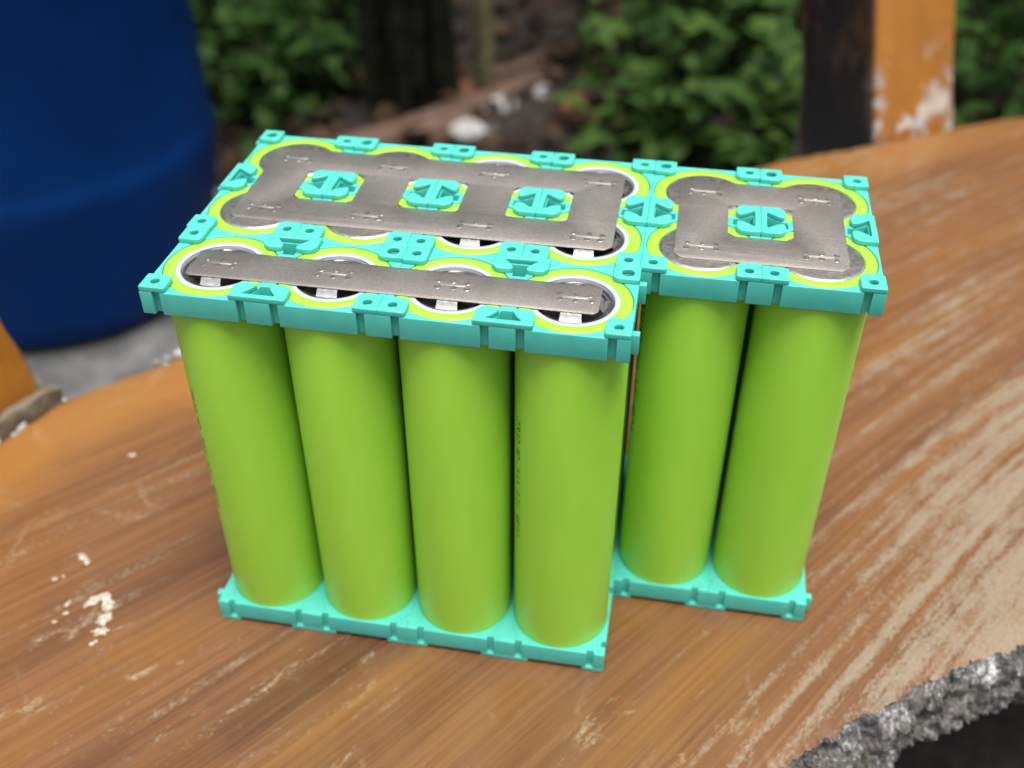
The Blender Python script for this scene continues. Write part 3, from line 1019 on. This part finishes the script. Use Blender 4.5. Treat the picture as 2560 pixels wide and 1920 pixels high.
# ------------------------------------------------------------------ plants
def leaf_mesh(name, L, W, segs, tip=1.6, droop=0.25, fold=0.18):
    vs, fs = [], []
    for i in range(segs + 1):
        t = i / segs
        w = W * (math.sin(math.pi * min(1, t * 0.96 + 0.02) ** 0.8)) ** 0.9 * (1 if t < .97 else .2)
        z = L * (0.18 * t - droop * t * t)
        for s, k in ((-1, 1), (0, 0), (1, 1)):
            vs.append((L * t, s * w * 0.5, z + fold * w * 0.5 * k))
    for i in range(segs):
        b, c = i * 3, i * 3 + 3
        fs += [(b, c, c + 1, b + 1), (b + 1, c + 1, c + 2, b + 2)]
    return pydata(name, vs, fs, 80)
LEAF_ROUND = [leaf_mesh("leaf", 0.075, 0.050, 6), leaf_mesh("leaf", 0.060, 0.036, 6, droop=.4), leaf_mesh("leaf", 0.095, 0.055, 6, droop=.35)]
LEAF_LONG = [leaf_mesh("leaf", 0.085, 0.022, 5, droop=.35), leaf_mesh("leaf", 0.065, 0.018, 5, droop=.2), leaf_mesh("leaf", 0.11, 0.026, 5, droop=.5)]
for m in LEAF_ROUND: m.materials.append(M["leafA"])
for m in LEAF_LONG: m.materials.append(M["leafB"])

def plant(name, label, x, y, h, spread, nst, nleaf, meshes, seed, group, scale=1.0):
    r = random.Random(seed)
    z = GZ - 0.02 + (max(0, y - 1.6) * 0.10)
    root = empty(name, (x, y, z))
    tag(root, label, "plant", group)
    vs, fs = [], []
    spots = []
    for s in range(nst):
        a = r.uniform(0, 2 * math.pi)
        top = Vector((math.cos(a) * spread * r.uniform(.3, 1), math.sin(a) * spread * r.uniform(.3, 1), h * r.uniform(.55, 1)))
        mid = top * 0.5 + Vector((r.uniform(-.03, .03), r.uniform(-.03, .03), h * .12))
        st = Vector((math.cos(a) * .02, math.sin(a) * .02, 0))
        path = []
        for k in range(6):
            t = k / 5
            path.append((1 - t) ** 2 * st + 2 * t * (1 - t) * mid + t * t * top)
        v, f = tube(path, [0.004 * (1 - .7 * k / 5) for k in range(6)], 5)
        o = len(vs)
        vs += v
        fs += [tuple(i + o for i in q) for q in f]
        spots.append(path)
    mesh_obj("stem", pydata("stem", vs, fs, 60), M["twig"], root)
    for i in range(nleaf):
        path = spots[i % nst]
        t = r.uniform(0.18, 1.0) ** 0.7
        f = t * 5
        k = min(int(f), 4)
        p = path[k].lerp(path[k + 1], f - k)
        sc = scale * r.uniform(.6, 1.15)
        mesh_obj("leaf", r.choice(meshes), None, root, loc=p, rot=(r.uniform(-.5, .5), r.uniform(-.5, .45), r.uniform(0, 6.283)), scale=(sc, sc, sc))
    return root

PL = 0
BROAD = [
 # x, y, h, spread, stems, leaves, label
 (0.10, 1.24, 0.18, 0.11, 7, 46, "low round-leaved weed in front of the others, just behind the battery pack"),
 (-0.02, 1.56, 0.42, 0.13, 7, 52, "tall round-leaved weed beside the litter of stones and bricks"),
 (0.18, 1.48, 0.40, 0.15, 8, 56, "bushy round-leaved weed in the middle of the right-hand clump"),
 (0.34, 1.30, 0.22, 0.13, 7, 48, "short broad-leaved weed next to the foot of the dark post flank"),
 (0.36, 1.66, 0.46, 0.15, 8, 54, "upright broad-leaved weed behind the short one by the post"),
 (0.10, 1.86, 0.55, 0.17, 8, 54, "tallest round-leaved weed at the back of the right-hand clump"),
 (-0.10, 1.98, 0.50, 0.14, 6, 40, "dim round-leaved weed furthest back above the stones"),
 (0.24, 1.22, 0.15, 0.11, 7, 46, "lowest round-leaved weed, close behind the right-hand cells"),
 (0.28, 1.78, 0.52, 0.15, 8, 54, "round-leaved weed at the back, left of the dark post flank"),
 (0.06, 1.38, 0.26, 0.12, 7, 50, "round-leaved weed right of the orange brick lump"),
]
for i, (x, y, h, s, ns, nl, lb) in enumerate(BROAD):
    plant("leafy_weed", lb, x, y, h, s, ns, nl + 24, LEAF_ROUND, 100 + i, "round-leaved weeds behind the bench", 0.74)
FINE = [
 (-0.56, 1.30, 0.20, 0.12, 9, 60, "low narrow-leaved shrub right beside the blue barrel"),
 (-0.66, 1.52, 0.34, 0.14, 9, 62, "narrow-leaved shrub rising behind the barrel's right side"),
 (-0.46, 1.42, 0.20, 0.11, 8, 54, "narrow-leaved shrub between the barrel and the dark stem"),
 (-0.58, 1.80, 0.40, 0.16, 9, 60, "tall narrow-leaved shrub at the back left"),
 (-0.84, 1.78, 0.45, 0.16, 9, 56, "narrow-leaved shrub mostly hidden behind the barrel"),
 (-0.70, 1.34, 0.26, 0.13, 9, 60, "narrow-leaved shrub against the barrel's far side"),
 (-0.48, 1.62, 0.36, 0.14, 9, 60, "narrow-leaved shrub just left of the dark stem"),
 (0.62, 1.50, 0.42, 0.15, 9, 60, "narrow-leaved shrub seen right of the orange post"),
 (0.78, 1.80, 0.46, 0.17, 9, 60, "tall narrow-leaved shrub furthest to the right"),
 (0.50, 1.92, 0.50, 0.16, 9, 56, "narrow-leaved shrub behind the orange post"),
]
for i, (x, y, h, s, ns, nl, lb) in enumerate(FINE):
    plant("narrow_leaved_shrub", lb, x, y, h, s, ns, nl, LEAF_LONG, 200 + i, "narrow-leaved shrubs behind the bench", 0.95)

# dark thick stem and the thin pale one
def trunk():
    root = empty("banana_stem", (-0.30, 1.40, GZ))
    tag(root, "thick dark ribbed stem rising behind the stones", "tree trunk")
    vs, fs = [], []
    n = 40
    for k in range(26):
        z = -0.03 + k / 25 * 1.3
        for i in range(n):
            a = 2 * math.pi * i / n
            r = 0.056 * (1.25 - 0.3 * min(1, z / .5)) * (1 + 0.10 * math.cos(3 * a + z * 1.2) + 0.05 * math.cos(7 * a + 2) + .08 * noise.noise(Vector((math.cos(a), math.sin(a), z * 3))))
            vs.append((r * math.cos(a) - .02 * z, r * math.sin(a), z))
    for k in range(25):
        for i in range(n):
            j = (i + 1) % n
            fs.append((k * n + i, k * n + j, (k + 1) * n + j, (k + 1) * n + i))
    fs.append(tuple(25 * n + i for i in range(n)))
    mesh_obj("trunk", pydata("trunk", vs, fs, 60), M["bark"], root)
    r = random.Random(4)
    for i in range(5):
        a = r.uniform(3.4, 6.0)
        p0 = Vector((math.cos(a) * .075, math.sin(a) * .075, r.uniform(-.02, .1)))
        path = [p0 + Vector((math.cos(a) * .012 * math.sin(t * 3), math.sin(a) * .012, t * r.uniform(.5, .9))) for t in (0, .25, .5, .75, 1)]
        v, f = tube(path, [.014, .017, .015, .011, .005], 6)
        mesh_obj("dry_sheath", pydata("dry_sheath", v, f, 60), M["bark"] if i != 2 else M["plank"], root)
trunk()
def sapling():
    root = empty("sapling", (-0.196, 1.438, GZ))
    tag(root, "thin pale green sapling stem right of the dark thick stem", "sapling")
    path = [(0, 0, -.03), (.004, .002, .12), (-.012, 0, .3), (-.004, .004, .5), (.02, 0, .8), (.03, .02, 1.2)]
    v, f = tube(path, [.017, .0145, .014, .013, .012, .009], 10)
    mesh_obj("trunk", pydata("trunk", v, f, 60), M["stem"], root)
    r = random.Random(5)
    for i in range(16):
        mesh_obj("leaf", LEAF_ROUND[i % 3], None, root, loc=(.025, .01, .75 + .028 * i), rot=(r.uniform(-.4, .4), r.uniform(-.5, .4), r.uniform(0, 6.28)), scale=(1.3,) * 3)
sapling()

# ------------------------------------------------------------------ stones, bricks, planks, litter
def rock(name, label, cat, x, y, sx, sy, sz, mat, seed, group, rz=0, boxy=False, tilt=0):
    sx, sy, sz = sx * .8, sy * .8, sz * .8
    bm = bmesh.new()
    if boxy:
        bmesh.ops.create_cube(bm, size=2)
        bmesh.ops.subdivide_edges(bm, edges=bm.edges[:], cuts=5, use_grid_fill=True)
    else:
        bmesh.ops.create_icosphere(bm, subdivisions=3, radius=1)
    off = Vector((seed * 3.1, seed * 1.7, 0))
    for v in bm.verts:
        d = 0.28 * noise.noise(v.co * 1.1 + off) + 0.10 * noise.noise(v.co * 3 + off)
        v.co *= 1 + d * (0.5 if boxy else 1)
        v.co = Vector((v.co.x * sx, v.co.y * sy, v.co.z * sz))
    me = bpy.data.meshes.new(name)
    bm.to_mesh(me); bm.free()
    o = mesh_obj(name, finish(me, 50), mat, loc=(x, y, GZ + sz * .55 + max(0, y - 1.6) * .1), rot=(tilt, tilt * .5, rz))
    tag(o, label, cat, group)
    return o
G1 = "pale stones in the litter"
rock("stone", "large white stone lying closest behind the battery pack", "stone", -0.186, 1.285, .050, .032, .022, M["stone"], 1, G1, .5)
rock("stone", "white oblong stone near the foot of the thin sapling", "stone", -0.160, 1.385, .040, .024, .020, M["stone"], 2, G1, .7)
rock("stone", "small white stone right of the thin sapling", "stone", -0.095, 1.455, .026, .019, .016, M["stone"], 3, G1, .2)
rock("stone", "brownish stone at the back, beyond the sapling", "stone", -0.115, 1.62, .038, .024, .020, M["plank"], 4, G1, .9)
rock("stone", "small grey stone at the edge of the round-leaved weeds", "stone", -0.02, 1.42, .022, .018, .014, M["stone"], 5, G1, 0)
G2 = "broken bricks in the litter"
rock("brick_fragment", "orange brick lump beside the round-leaved weeds", "brick", -0.035, 1.385, .034, .028, .024, M["brick"], 6, G2, .3, True, .2)
rock("brick_fragment", "reddish brick piece left of the largest white stone", "brick", -0.235, 1.33, .055, .020, .018, M["brick"], 7, G2, .75, True)
rock("brick_fragment", "brick piece touching the thin sapling's foot", "brick", -0.235, 1.43, .030, .020, .018, M["brick"], 8, G2, .2, True, .3)
rock("brick_fragment", "small brick chip in front of the orange lump", "brick", 0.015, 1.33, .022, .018, .016, M["brick"], 9, G2, 1.0, True, .4)
def board(label, x, y, L, rz, seed):
    me = merge("old_board", [box_mesh(-L * 500, L * 500, -22, 22, -7, 7, 2)])
    o = mesh_obj("old_board", me, M["plank"], loc=(x, y, GZ + .018 + max(0, y - 1.6) * .1), rot=(0.05 * seed, 0, rz))
    tag(o, label, "board", "old boards in the litter")
board("weathered board running back from beside the large white stone", -0.21, 1.36, .42, 0.95, 1)
board("weathered board lying further back past the sapling", -0.10, 1.60, .40, 0.85, -2)
board("short weathered board near the dark thick stem", -0.28, 1.25, .22, 0.7, 2)

def leaf_heap(name, n, place, L, W, mat, seed, tilt=0.6, kind="stuff", label=None, cat=None):
    r = np.random.default_rng(seed)
    vs = np.empty((n * 6, 3)); k = 0
    base = np.array([[0, 0, 0], [.35, -.5, .12], [.35, .5, .12], [.7, -.38, .05], [.7, .38, .05], [1, 0, -.12]])
    P = np.array([place(r) for _ in range(n)])
    s = r.uniform(.6, 1.3, n)
    yaw, pit, rol = r.uniform(0, 2 * np.pi, n), r.normal(0, tilt, n), r.normal(0, tilt, n)
    q = np.empty((n, 6, 3))
    q[:, :, 0] = base[None, :, 0] * L * s[:, None]
    q[:, :, 1] = base[None, :, 1] * W * s[:, None]
    q[:, :, 2] = base[None, :, 2] * L * s[:, None]
    c, d = np.cos(rol)[:, None], np.sin(rol)[:, None]
    y, z = q[:, :, 1] * c - q[:, :, 2] * d, q[:, :, 1] * d + q[:, :, 2] * c
    c, d = np.cos(pit)[:, None], np.sin(pit)[:, None]
    x, z = q[:, :, 0] * c + z * d, -q[:, :, 0] * d + z * c
    c, d = np.cos(yaw)[:, None], np.sin(yaw)[:, None]
    x, y = x * c - y * d, x * d + y * c
    v = np.stack([x, y, z], 2) + P[:, None, :]
    idx = np.arange(n)[:, None] * 6
    faces = np.concatenate([idx + np.array([[0, 1, 2]]), idx + np.array([[1, 3, 2]]), idx + np.array([[2, 3, 4]]), idx + np.array([[3, 5, 4]])]).reshape(-1, 3)
    me = pydata(name, v.reshape(-1, 3).tolist(), [tuple(f) for f in faces.tolist()])
    o = mesh_obj(name, me, mat)
    tag(o, label, cat, None, kind)
    return o
def pl_litter(r):
    x, y = r.uniform(-1.3, 1.4), r.uniform(0.95, 2.6)
    return (x, y, GZ + .006 + r.uniform(0, .02) + max(0, y - 1.6) * .1)
leaf_heap("leaf_litter", 2600, pl_litter, .045, .024, M["litter"], 11, 0.35, "stuff", "brown dead leaves strewn over the soil behind the bench", "dead leaves")
def pl_under(r):
    x, y = r.uniform(-2.2, 2.4), 2.15 + abs(r.normal(0, .5))
    if -0.45 < x < -0.02 and y < 2.5: y += .35
    return (x, y, GZ + .05 + r.uniform(0, 1) ** 1.4 * 1.1)
def pl_cover(r):
    x = r.uniform(-1.1, -0.42) if r.random() < .42 else r.uniform(0.02, 1.3)
    y = r.uniform(1.12, 2.3)
    return (x, y, GZ + .01 + r.uniform(0, 1) ** 2 * .22 + max(0, y - 1.6) * .1)
leaf_heap("ground_cover", 5200, pl_cover, .042, .024, M["cover"], 15, 0.5, "stuff", "low green ground cover among the weeds behind the bench", "ground cover")
leaf_heap("undergrowth", 14000, pl_under, .085, .045, M["mass"], 12, 0.7, "stuff", "dense dark green undergrowth closing the view behind the plants", "undergrowth")
def pl_canopy(r):
    x, y = r.uniform(-6, 2.2), r.uniform(3.2, 8.5)
    return (x, y, 0.8 + r.uniform(0, 1) ** 1.3 * 3.4)
leaf_heap("added_canopy", 3600, pl_canopy, .34, .2, M["canopy"], 13, 0.8, "stuff", "unseen leafy tree crowns behind the bench, added for shade and reflections", "added trees")  # unseen crowns, added to shade the background and show in the nickel
